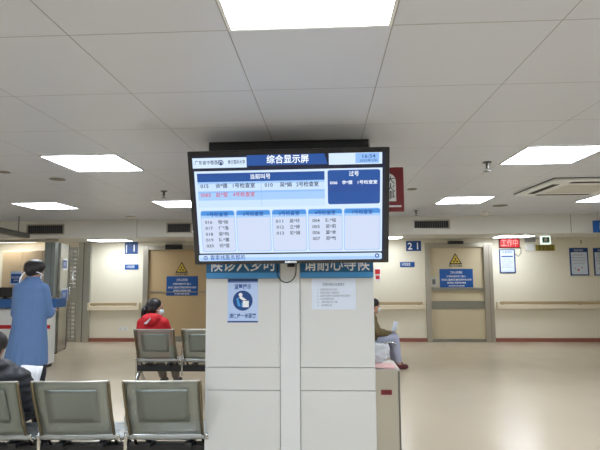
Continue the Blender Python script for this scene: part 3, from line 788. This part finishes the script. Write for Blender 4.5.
# ------------------------------------------------------------------ people
def blob(name, prims, k, parent=None, voxel=.012, sm=4, loc=(0, 0, 0)):
    m = MB()
    for p in prims:
        if p[0] == 'c':
            a, ra, b_, rb = Vector(p[1]), p[2], Vector(p[3]), p[4]
            d = (b_-a); L_ = d.length; t_ = d/L_
            pts = [a-t_*ra*math.cos(q) for q in (0.001, .5, 1.0)]+[a, b_]+[b_+t_*rb*math.sin(q) for q in (.57, 1.07, 1.57)]
            rr = [ra*math.sin(q) for q in (0.05, .5, 1.0)]+[ra, rb]+[rb*math.cos(q) for q in (.57, 1.07, 1.52)]
            m.tube(pts, rr, k, 14)
        elif p[0] == 'e':
            r_ = bmesh.ops.create_uvsphere(m.bm, u_segments=20, v_segments=14, radius=1)
            X4 = Matrix.Translation(p[1]) @ (Euler(p[3]).to_matrix().to_4x4() if len(p) > 3 else Matrix.Identity(4)) @ Matrix.Diagonal((*p[2], 1))
            bmesh.ops.transform(m.bm, matrix=X4, verts=r_['verts']); m.mi(k)
        elif p[0] == 'l':   # loft of (x,y,z,rx,ry)
            n = 20; rings = []
            for (x, y_, z, rx, ry) in p[1]: rings.append([m.bm.verts.new((x+rx*math.cos(2*PI*j/n), y_+ry*math.sin(2*PI*j/n), z)) for j in range(n)])
            for a, b_ in zip(rings, rings[1:]):
                for j in range(n): m.bm.faces.new((a[j], a[(j+1) % n], b_[(j+1) % n], b_[j]))
            m.bm.faces.new(rings[0][::-1]); m.bm.faces.new(rings[-1])
    bmesh.ops.recalc_face_normals(m.bm, faces=m.bm.faces)
    me_ = D.meshes.new(name); m.bm.to_mesh(me_); m.bm.free()
    o = D.objects.new(name, me_); C.objects.link(o)
    rm = o.modifiers.new('r', 'REMESH'); rm.mode = 'VOXEL'; rm.voxel_size = voxel
    s_ = o.modifiers.new('s', 'SMOOTH'); s_.iterations = sm; s_.factor = .5
    dg = bpy.context.evaluated_depsgraph_get(); me2 = D.meshes.new_from_object(o.evaluated_get(dg)); D.objects.remove(o); D.meshes.remove(me_)
    me2.name = name; me2.materials.clear(); me2.materials.append(M[k])
    for p_ in me2.polygons: p_.use_smooth = True; p_.material_index = 0
    o = D.objects.new(name, me2); C.objects.link(o); o.location = loc
    if parent: o.parent = parent
    return o
def hand(w, d, side, s=1.0, curl=.5, palm_n=None):   # prims of a hand: wrist w, direction d, five fingers
    w = Vector(w); d = Vector(d).normalized(); n = Vector(palm_n or (0, 0, -1)); n = (n-d*n.dot(d)).normalized(); q = d.cross(n)*side
    P = [('c', w, .024*s, w+d*.03*s, .026*s)]
    for i, (o_, l) in enumerate(((-.030, .062), (-.010, .074), (.010, .070), (.029, .054))):
        a = w+d*.01*s+q*o_*.6*s; k_ = w+d*.085*s+q*o_*s
        P.append(('c', a, .015*s, k_, .011*s))
        m1 = k_+(d*math.cos(curl)+n*math.sin(curl))*l*.5*s; m2 = m1+(d*math.cos(curl*2)+n*math.sin(curl*2))*l*.45*s
        P += [('c', k_, .0095*s, m1, .0085*s), ('c', m1, .0085*s, m2, .007*s)]
    a = w+d*.02*s-q*.02*s; b_ = a-q*.028*s+d*.035*s+n*.012*s; P += [('c', a, .014*s, b_, .0105*s), ('c', b_, .010*s, b_+d*.032*s+n*.012*s-q*.004*s, .0085*s)]
    return P
def head(c, yaw, s=1.0, tilt=0, name='head'):   # prims; face looks along +X rotated by yaw
    c = Vector(c); R_ = (Matrix.Rotation(yaw, 3, 'Z') @ Matrix.Rotation(tilt, 3, 'Y'))
    def P(x, y_, z): return c+R_ @ Vector((x, y_, z))*s
    rot = R_.to_euler()
    return [('e', P(-.005, 0, .03), (.095*s, .076*s, .085*s), rot), ('e', P(.02, 0, -.035), (.065*s, .058*s, .075*s), rot), ('c', P(.088, 0, .0), .010*s, P(.104, 0, -.022), .013*s),
            ('e', P(.068, 0, -.062), (.022*s, .028*s, .010*s), rot), ('e', P(.045, 0, -.095), (.03*s, .03*s, .022*s), rot),
            ('e', P(-.005, .076*1, -.01), (.018*s, .008*s, .028*s), rot), ('e', P(-.005, -.076, -.01), (.018*s, .008*s, .028*s), rot), ('c', P(-.02, 0, -.06), .05*s, P(-.035, 0, -.16), .05*s)], P
def face_bits(P, root, s=1.0):
    m = MB()
    for sy_ in (-1, 1):
        c = P(.083, sy_*.032, .005)
        X4 = Matrix.Translation(c) @ Matrix.Diagonal((.008*s, .011*s, .006*s, 1))
        r_ = bmesh.ops.create_uvsphere(m.bm, u_segments=10, v_segments=8, radius=1); bmesh.ops.transform(m.bm, matrix=X4, verts=r_['verts']); m.mi('ink')
        m.tube([P(.088, sy_*.018, .027), P(.09, sy_*.033, .031), P(.08, sy_*.05, .025)], .003*s, 'hair', 6)
    m.build('eyes', root)

# --- nurse in blue gown, back to camera
nx, ny = aty(29.5, 320, 5.45).x, 5.45
n_ = empty('person', (nx, ny, 0), 'person standing in long blue gown with back turned, at reception', 'person')
hp_, HP = head((.01, .05, 1.575), math.radians(86), .96, .22)
body = hp_+[('l', [(0, .03, 1.46, .07, .06), (0, .02, 1.40, .15, .08), (0, 0, 1.34, .18, .10), (0, 0, 1.15, .16, .11), (0, 0, 1.0, .14, .10), (0, 0, .88, .165, .12), (0, 0, .80, .15, .11)])]
for sx in (-1, 1):
    el = (sx*.195, .06, 1.08); wr = (sx*.10+.02, .27, 1.12)
    body += [('c', (sx*.145, 0, 1.35), .05, el, .04), ('c', el, .038, wr, .026)]+hand(wr, (-sx*.5, .7, 0), sx)
    body += [('c', (sx*.085, 0, .84), .085, (sx*.085, 0, .48), .055), ('c', (sx*.085, 0, .48), .055, (sx*.085, -.0, .10), .038), ('c', (sx*.085, -.02, .05), .035, (sx*.09, .14, .035), .032)]
blob('body', body, 'skin', n_)
face_bits(HP, n_)
gown = [('l', [(0, .03, 1.515, .068, .068), (0, .02, 1.475, .09, .08), (0, .01, 1.43, .145, .10), (0, .0, 1.39, .17, .115), (0, 0, 1.28, .185, .13), (0, 0, 1.1, .18, .14), (0, 0, .95, .19, .15), (-.01, 0, .75, .22, .165), (-.02, 0, .58, .238, .175), (-.02, 0, .53, .24, .178)])]
for sx in (-1, 1):
    gown += [('c', (sx*.14, .01, 1.375), .066, (sx*.195, .05, 1.09), .055), ('c', (sx*.195, .05, 1.09), .055, (sx*.13, .22, 1.11), .045)]
for a in range(9): # soft vertical folds
    an = -2.9+a*.33; gown.append(('c', (.17*math.cos(an), .13*math.sin(an), 1.0), .010, (-.02+.222*math.cos(an), .165*math.sin(an), .56), .020))
blob('gown', gown, 'gown', n_, voxel=.011, sm=3)
tr_ = []
for sx in (-1, 1): tr_ += [('c', (sx*.075, 0, .80), .085, (sx*.105+.03, 0, .45), .078), ('c', (sx*.105+.03, 0, .45), .078, (sx*.10, 0, .10), .065)]
blob('trousers', tr_, 'trousers_d', n_)
for sx in (-1, 1): blob('shoe', [('c', (sx*.09, -.03, .05), .045, (sx*.095, .14, .04), .042), ('e', (sx*.093, .05, .02), (.045, .12, .02))], 'shoe', n_, voxel=.009)
cp = [('e', HP(-.02, 0, .05), (.118, .112, .085)), ('e', HP(-.04, 0, .015), (.10, .108, .075)), ('e', HP(-.065, 0, -.02), (.055, .085, .06))]
blob('cap', cp, 'hair', n_, voxel=.01, sm=5)
m = MB(); m.tube([HP(.06, -.072, -.04), HP(.0, -.09, -.035), HP(-.07, -.085, -.03), HP(-.118, -.03, -.03), HP(-.128, .03, -.03), HP(-.08, .085, -.035), HP(.0, .09, -.04)], .006, 'white_s', 6)
m.tube([HP(-.122, .02, -.03), HP(-.135, .05, -.07), HP(-.14, .07, -.12), HP(-.15, .06, -.17)], .007, 'white_s', 6)
m.build('mask_strap', n_)
blob('face_mask', [('e', HP(.062, 0, -.055), (.046, .052, .050))], 'mask', n_, voxel=.008)

# --- person in red hoodie
rx, ry = aty(151, 340, 6.1).x, 6.14
p_ = empty('person', (rx, ry, 0), 'person in red hooded jacket and white mask seated on farther bench', 'person')
hp_, HP = head((.015, .05, 1.10), math.radians(22), .98, .10)
body = hp_+[('l', [(0, .03, .97, .06, .055), (0, .02, .93, .14, .08), (0, .02, .86, .165, .10), (0, .04, .7, .15, .10), (0, .06, .55, .16, .12), (0, .08, .49, .16, .12)])]
for sx in (-1, 1):
    el = (sx*.20, .12, .66); wr = (sx*.10, .34, .64)
    body += [('c', (sx*.145, .02, .88), .048, el, .038), ('c', el, .037, wr, .025)]+hand(wr, (-sx*.6, .6, -.1), sx)
    body += [('c', (sx*.09, .10, .53), .075, (sx*.10, .50, .50), .055), ('c', (sx*.10, .50, .50), .052, (sx*.09, .74, .10), .036), ('c', (sx*.09, .72, .06), .034, (sx*.10, .87, .04), .03)]
blob('body', body, 'skin', p_); face_bits(HP, p_)
hd = [('l', [(0, .03, 1.03, .07, .07), (0, .02, 1.0, .12, .09), (0, .02, .95, .165, .115), (0, .02, .80, .185, .14), (0, .03, .65, .185, .15), (0, .06, .50, .205, .16), (0, .06, .47, .20, .155)]),
      ('e', (0, -.055, .985), (.12, .075, .06), (.3, 0, 0)), ('e', (0, -.095, .95), (.09, .05, .07))]
for sx in (-1, 1): hd += [('c', (sx*.14, .02, .92), .066, (sx*.20, .12, .67), .056), ('c', (sx*.20, .12, .67), .056, (sx*.13, .30, .64), .046)]
jk = blob('hooded_jacket', hd, 'redcloth', p_, voxel=.011, sm=3)
MB().poly([(-.055, 0, -.03), (-.02, 0, -.035), (.035, 0, .03), (.03, 0, .045)], 'white_s').build('back_print', jk, (0, -.158, .955), (.1, 0, 0))
tr_ = []
for sx in (-1, 1): tr_ += [('c', (sx*.09, .10, .545), .088, (sx*.10, .49, .50), .072), ('c', (sx*.10, .49, .50), .072, (sx*.09, .72, .13), .056)]
blob('trousers', tr_, 'trousers_g', p_)
for sx in (-1, 1): blob('shoe', [('c', (sx*.09, .71, .05), .045, (sx*.10, .88, .04), .040), ('e', (sx*.095, .79, .02), (.045, .13, .02))], 'shoe', p_, voxel=.009)
hr = [('e', HP(-.022, 0, .045), (.098, .088, .082)), ('e', HP(-.055, 0, -.005), (.065, .082, .08)), ('e', HP(-.02, .05, .0), (.05, .04, .07)), ('e', HP(-.02, -.05, .0), (.05, .04, .07)),
      ('c', HP(-.10, .01, .0), .034, HP(-.13, .01, -.04), .040), ('c', HP(-.13, .01, -.04), .040, HP(-.145, .02, -.14), .018)]
blob('hair', hr, 'hair', p_, voxel=.009, sm=3)
blob('face_mask', [('e', HP(.065, 0, -.045), (.05, .058, .052))], 'mask', p_, voxel=.008)
MB().tube([HP(.05, -.058, -.03), HP(.01, -.084, -.02), HP(-.02, -.085, .0)], .003, 'white_s', 6).build('mask_strap', p_)

# --- person at left front in black puffer jacket
qx, qy = aty(-16, 400, 3.33).x, 3.38
q_ = empty('person', (qx, qy, 0), 'person in black padded jacket seated on nearest bench at left edge', 'person')
hp_, HP = head((-.01, .03, 1.02), math.radians(100), .95, .30)
body = hp_+[('l', [(0, .03, .90, .06, .055), (0, .02, .87, .15, .08), (0, .02, .80, .17, .10), (0, .03, .65, .15, .10), (0, .06, .54, .16, .12), (0, .08, .49, .16, .12)])]
HW = (.20, .35, .66)
for sx in (-1, 1):
    el = (sx*.25, .10, .62); wr = (sx*.17, .33, .63)
    body += [('c', (sx*.17, .02, .82), .048, el, .038), ('c', el, .037, wr, .025)]+hand(wr, (-sx*.3, .8, .1), sx)
    body += [('c', (sx*.09, .10, .535), .078, (sx*.10, .48, .52), .056), ('c', (sx*.10, .48, .52), .054, (sx*.10, .52, .10), .038), ('c', (sx*.10, .50, .06), .034, (sx*.10, .66, .04), .03)]
blob('body', body, 'skin', q_); face_bits(HP, q_)
jk = [('l', [(0, .03, .945, .085, .08), (0, .02, .91, .16, .11), (0, .01, .86, .22, .135), (0, .02, .76, .23, .14), (0, .03, .62, .215, .15), (0, .06, .50, .215, .16), (0, .06, .47, .20, .155)]), ('e', (0, -.04, .92), (.15, .09, .05))]
for sx in (-1, 1):
    for i in range(5):
        t_ = i/4; jk.append(('e', (sx*(.19+.065*t_), .02+.06*t_, .84-.2*t_), (.082-.008*t_, .082-.008*t_, .045)))
    jk += [('c', (sx*.185, .02, .83), .072, (sx*.255, .08, .64), .066)]
    for i in range(4): t_ = i/3; jk.append(('e', (sx*(.255-.06*t_), .10+.2*t_, .635), (.066-.01*t_, .05, .066-.01*t_)))
    jk += [('c', (sx*.255, .08, .635), .06, (sx*.19, .29, .635), .046)]
blob('padded_jacket', jk, 'puffer', q_, voxel=.012, sm=2)
tr_ = []
for sx in (-1, 1): tr_ += [('c', (sx*.09, .10, .55), .09, (sx*.10, .47, .52), .074), ('c', (sx*.10, .47, .52), .074, (sx*.10, .52, .12), .058)]
blob('trousers', tr_, 'trousers_d', q_)
for sx in (-1, 1): blob('shoe', [('c', (sx*.10, .50, .05), .045, (sx*.10, .67, .04), .040), ('e', (sx*.10, .58, .02), (.045, .13, .02))], 'shoe', q_, voxel=.009)
blob('hair', [('e', HP(-.02, 0, .04), (.088, .105, .088)), ('e', HP(-.055, 0, -.01), (.08, .07, .085))], 'hair', q_, voxel=.009, sm=3)
# sheets held in right hand
px_ = aty(26.5, 386, 3.78)
m = MB()
g_ = [[(u*.10+.02*v, -.02*math.sin(2*u)+.03*v, v*.15) for u in (-1, -.5, 0, .5, 1)] for v in (-1, -.5, 0, .5, 1)]
m.sheet(g_, .0015, 'paper_w')
for i in range(5): m.box(-.05, .04, -.035+.0*i, -.034, .06-.028*i, .063-.028*i, 'ink_g')
tag(m.build('paper_sheet', None, (px_.x, px_.y, px_.z)), 'white printed sheet held by the person in black padded jacket', 'paper')

# --- person in olive jacket, facing right
ox, oy = aty(369, 340, 7.95).x, 7.98
o_ = empty('person', (ox, oy, 0), 'person in olive jacket seated beyond pillar, facing right', 'person', rz=-PI/2+.25)
# local: +Y is forward
hp_, HP = head((0, .10, .99), math.radians(95), 1.0, .12)
body = hp_+[('l', [(0, .02, .87, .06, .055), (0, .0, .83, .14, .08), (0, -.01, .77, .165, .10), (0, -.01, .64, .15, .10), (0, .0, .54, .16, .12), (0, .02, .48, .16, .12)])]
for sx in (-1, 1):
    el = (sx*.21, .10, .58); wr = (sx*.09, .33, .56)
    body += [('c', (sx*.16, .0, .78), .048, el, .038), ('c', el, .037, wr, .025)]+hand(wr, (-sx*.5, .7, .2), sx)
    body += [('c', (sx*.09, .05, .49), .075, (sx*.10, .39, .49), .055), ('c', (sx*.10, .39, .49), .052, (sx*.10, .46, .10), .036), ('c', (sx*.10, .44, .055), .034, (sx*.10, .57, .04), .03)]
blob('body', body, 'skin', o_); face_bits(HP, o_)
jk = [('l', [(0, .03, .895, .08, .075), (0, .01, .86, .15, .10), (0, .0, .81, .20, .13), (0, .0, .70, .20, .145), (0, .01, .56, .20, .16), (0, .02, .47, .195, .165)])]
for sx in (-1, 1): jk += [('c', (sx*.165, .0, .79), .07, (sx*.215, .09, .59), .06), ('c', (sx*.215, .09, .59), .06, (sx*.11, .30, .565), .045)]
blob('jacket', jk, 'jacket_o', o_, voxel=.011, sm=3)
tr_ = []
for sx in (-1, 1): tr_ += [('c', (sx*.09, .05, .50), .095, (sx*.10, .39, .49), .08), ('c', (sx*.10, .39, .49), .08, (sx*.10, .45, .14), .055)]
blob('trousers', tr_, 'trousers_l', o_)
for sx in (-1, 1): blob('shoe', [('c', (sx*.10, .44, .05), .042, (sx*.10, .58, .04), .036), ('e', (sx*.10, .50, .02), (.042, .12, .02))], 'shoe_r', o_, voxel=.009)
blob('hair', [('e', HP(-.02, 0, .045), (.096, .098, .082), (0, 0, 0)), ('e', HP(-.055, 0, -.01), (.082, .07, .08))], 'hair', o_, voxel=.009, sm=3)
blob('face_mask', [('e', HP(.065, 0, -.045), (.05, .05, .05))], 'mask', o_, voxel=.008)
pp = aty(394.5, 327, 7.9)
m = MB(); m.sheet([[(u*.035+.01*v, -.01*u*u, v*.085) for u in (-1, 0, 1)] for v in (-1, 0, 1)], .006, 'paper')
tag(m.build('folded_paper', None, (pp.x, pp.y, pp.z), (0, .15, .3)), 'folded white paper held by the person in olive jacket', 'paper')

# ------------------------------------------------------------------ reception and gate at left
cy_ = 8.0; cxe = aty(50, 330, cy_).x; zt = aty(30, 299, cy_).z; zbnd = aty(30, 309, cy_).z
e = empty('reception_counter', ((-7.5+cxe)/2, cy_, 0), 'white reception counter with blue ledge and red stripe at far left', 'counter')
wq = (cxe+7.5)/2
MB().box(-wq, wq-.02, 0, .20, .06, zbnd, 'white_p', .004).build('body', e)
MB().box(-wq, wq+.12, -.06, .26, zbnd+.02, zt, 'ledgeblue', .006).build('ledge', e)
MB().box(-wq, wq, -.004, 0, aty(5, 328.8, cy_).z, aty(5, 325, cy_).z, 'red_rim').build('stripe', e)
MB().box(-wq+.02, wq-.05, .03, .18, 0, .06, 'blackm').build('plinth', e)
# glass screen above counter
e = empty('glass_screen', ((-7.5+cxe)/2, cy_+.22, zt), 'glass screen with steel edge standing on the reception counter', 'glass screen')
hgt = 2.135-zt
MB().box(-wq, wq-.06, 0, .01, .04, hgt-.05, 'glass').build('pane', e)
MB().box(-wq, wq-.05, -.02, .03, .001, .04, 'frame', .003).build('bottom_rail', e)
MB().box(-wq, wq-.05, -.02, .03, hgt-.05, hgt, 'frame', .003).build('top_rail', e)
# steel column
c0 = aty(42.5, 300, 9.0).x; c1 = aty(53, 300, 9.0).x
e = empty('steel_post', ((c0+c1)/2, 9.0, 0), 'grey steel post between reception glass and open gate leaf', 'post')
MB().box(-(c1-c0)/2, (c1-c0)/2, 0, .12, 0, HL-.001, 'steel_d', .006).build('shaft', e)
MB().box((c1-c0)*.12, (c1-c0)*.2, -.004, 0, 0, HL-.001, 'dark_slot').build('groove', e)
# gate: open leaf
A = Vector((-5.19, 9.38, 0)); Bv = Vector((-5.36, 10.05, 0)); dl = (Bv-A); ln = dl.length; ang = math.atan2(dl.y, dl.x)
e = empty('steel_door_leaf', A, 'open stainless steel door leaf with small blue signs at left', 'door leaf', rz=ang)
LH = 2.14
MB().box(0, ln, 0, .04, .02, LH, 'steel', .004).build('panel', e)
g = MB(); g.box(0, .05, -.008, 0, .02, LH, 'steel_d'); g.box(ln-.05, ln, -.008, 0, .02, LH, 'steel_d'); g.build('edge_trim', e)
MB().box(.03, .06, .0, .04, 0, .02, 'blackm').box(ln-.06, ln-.03, 0, .04, 0, .02, 'blackm').build('floor_guide', e)
MB().tube([(ln*.8, -.01, 1.0), (ln*.8, -.06, 1.0), (ln*.8, -.06, 1.25), (ln*.8, -.01, 1.25)], .012, 'chrome', 8).build('handle', e)
def leafsign(u0, u1, z0, z1, kk, label, white=True):
    o = MB().box(0, u1-u0, -.004, 0, 0, z1-z0, 'paper_w'); o.rect(.015, u1-u0-.015, .02, z1-z0-.03, kk, 1, -.004); o.text('指引', (u1-u0)/2, (z1-z0)*.45, .09, 'white_s', 2, -.004)
    c = A+dl.normalized()*u0+Vector((0, 0, z0)); nn = Vector((dl.y, -dl.x, 0)).normalized()
    return tag(o.build('leaf_sign', None, c+nn*.0085, (0, 0, ang)), label, 'sign')
leafsign(.18, .50, 1.62, 1.84, 'signnavy', 'small square navy sign high on the open steel leaf')
leafsign(.14, .62, 1.00, 1.24, 'signblue', 'blue sign at mid height on the open steel leaf')
# fixed grille and steel panel
gy = 10.97
g0, g1, g2 = aty(63.5, 300, gy).x, aty(76.5, 300, gy).x, aty(89, 300, gy).x
e = empty('steel_gate', ((g0+g1)/2, gy, 0), 'stainless steel grille gate beside the steel wall panel at left', 'gate')
gw = (g1-g0)/2; f = MB()
for q in ((-gw, -gw+.03), (gw-.03, gw), (-.055, -.03)): f.box(q[0], q[1], 0, .04, 0, LH, 'steel', .003)
f.box(-gw, gw, 0, .04, LH-.06, LH, 'steel', .003); f.box(-gw, gw, 0, .04, .0, .08, 'steel', .003); f.build('frame', e)
s = MB(); n = 22
for i in range(n):
    zz = .12+(LH-.22)*i/(n-1)
    s.tube([(-gw+.03, .02, zz), (gw-.03, .02, zz)], .017, 'white_p', 6)
s.tube([(.03, .02, .08), (.03, .02, LH-.06)], .019, 'steel', 6); s.build('bars', e)
MB().box(-gw+.02, gw, -.015, 0, aty(70, 300.5, gy).z, aty(70, 287.5, gy).z, 'steel', .004).build('lock_box', e)
e = empty('steel_wall_panel', ((g1+g2)/2+.004, gy, 0), 'tall stainless steel panel between grille gate and left handrail wall', 'panel')
MB().box(-(g2-g1)/2, (g2-g1)/2, 0, .06, 0, HL-.001, 'steel', .006).build('shaft', e)
MB().box(-.02, .0, -.004, 0, 0, HL-.001, 'steel_d').build('seam', e)
# behind reception: tall tan cabinet
e = empty('tall_cabinet', (aty(22, 300, 10.5).x, 10.45, 0), 'tall tan wooden cabinet seen through the reception glass', 'cabinet')
MB().box(-.45, .45, 0, .5, .06, 2.05, 'cabinet', .004).build('body', e)
for sx in (-1, 1):
    d = MB().box(min(0, sx*.44)+.004, max(0, sx*.44)-.004, -.02, 0, .08, 2.03, 'cabinet', .003).build('door', e)
    MB().box(sx*.03-.008, sx*.03+.008, -.045, -.02, 1.0, 1.15, 'steel', .003).build('handle', d)
MB().box(-.43, .43, .02, .48, 0, .06, 'blackm').build('plinth', e)
# monitor on counter and blue notice
mx_ = aty(4, 293, 8.08).x
e = empty('computer_monitor', (mx_, 8.08, zt+.001), 'black computer monitor on the reception counter at left edge', 'monitor')
MB().box(-.2, .13, 0, .03, .03, .19, 'blackp', .006).build('screen', e); MB().box(-.03, .03, .03, .05, 0, .14, 'blackm').build('stand', e); MB().box(-.1, .1, -.01, .08, 0, .008, 'blackm').build('foot', e)
s0, s1 = aty(10, 280, 8.2).x, aty(21, 280, 8.2).x; z0, z1 = aty(15, 285, 8.2).z, aty(15, 271.5, 8.2).z
m = MB().box(s0, s1, -.006, 0, z0-.0, z1, 'paper_b'); m.rect(s0+.006, s1-.006, z0+.03, z1-.04, 'signblue', 1, -.006); m.text('预约登记', (s0+s1)/2, (z0+z1)/2+.01, .04, 'white_s', 2, -.006); m.text('请排队', (s0+s1)/2, (z0+z1)/2-.04, .03, 'white_s', 2, -.006)
tag(m.build('counter_notice', None, (0, 8.2181, 0)), 'blue and white notice on the reception glass beside the gowned person', 'sign')

# ------------------------------------------------------------------ world and colour
w_ = D.worlds.new('world'); bpy.context.scene.world = w_; w_.use_nodes = True
w_.node_tree.nodes['Background'].inputs[0].default_value = (.75, .8, .9, 1); w_.node_tree.nodes['Background'].inputs[1].default_value = .3
vs = bpy.context.scene.view_settings
bpy.context.scene.display_settings.display_device = 'sRGB'
vs.view_transform = 'Standard'; vs.look = 'None'; vs.gamma = 1; vs.exposure = .14; vs.use_curve_mapping = False
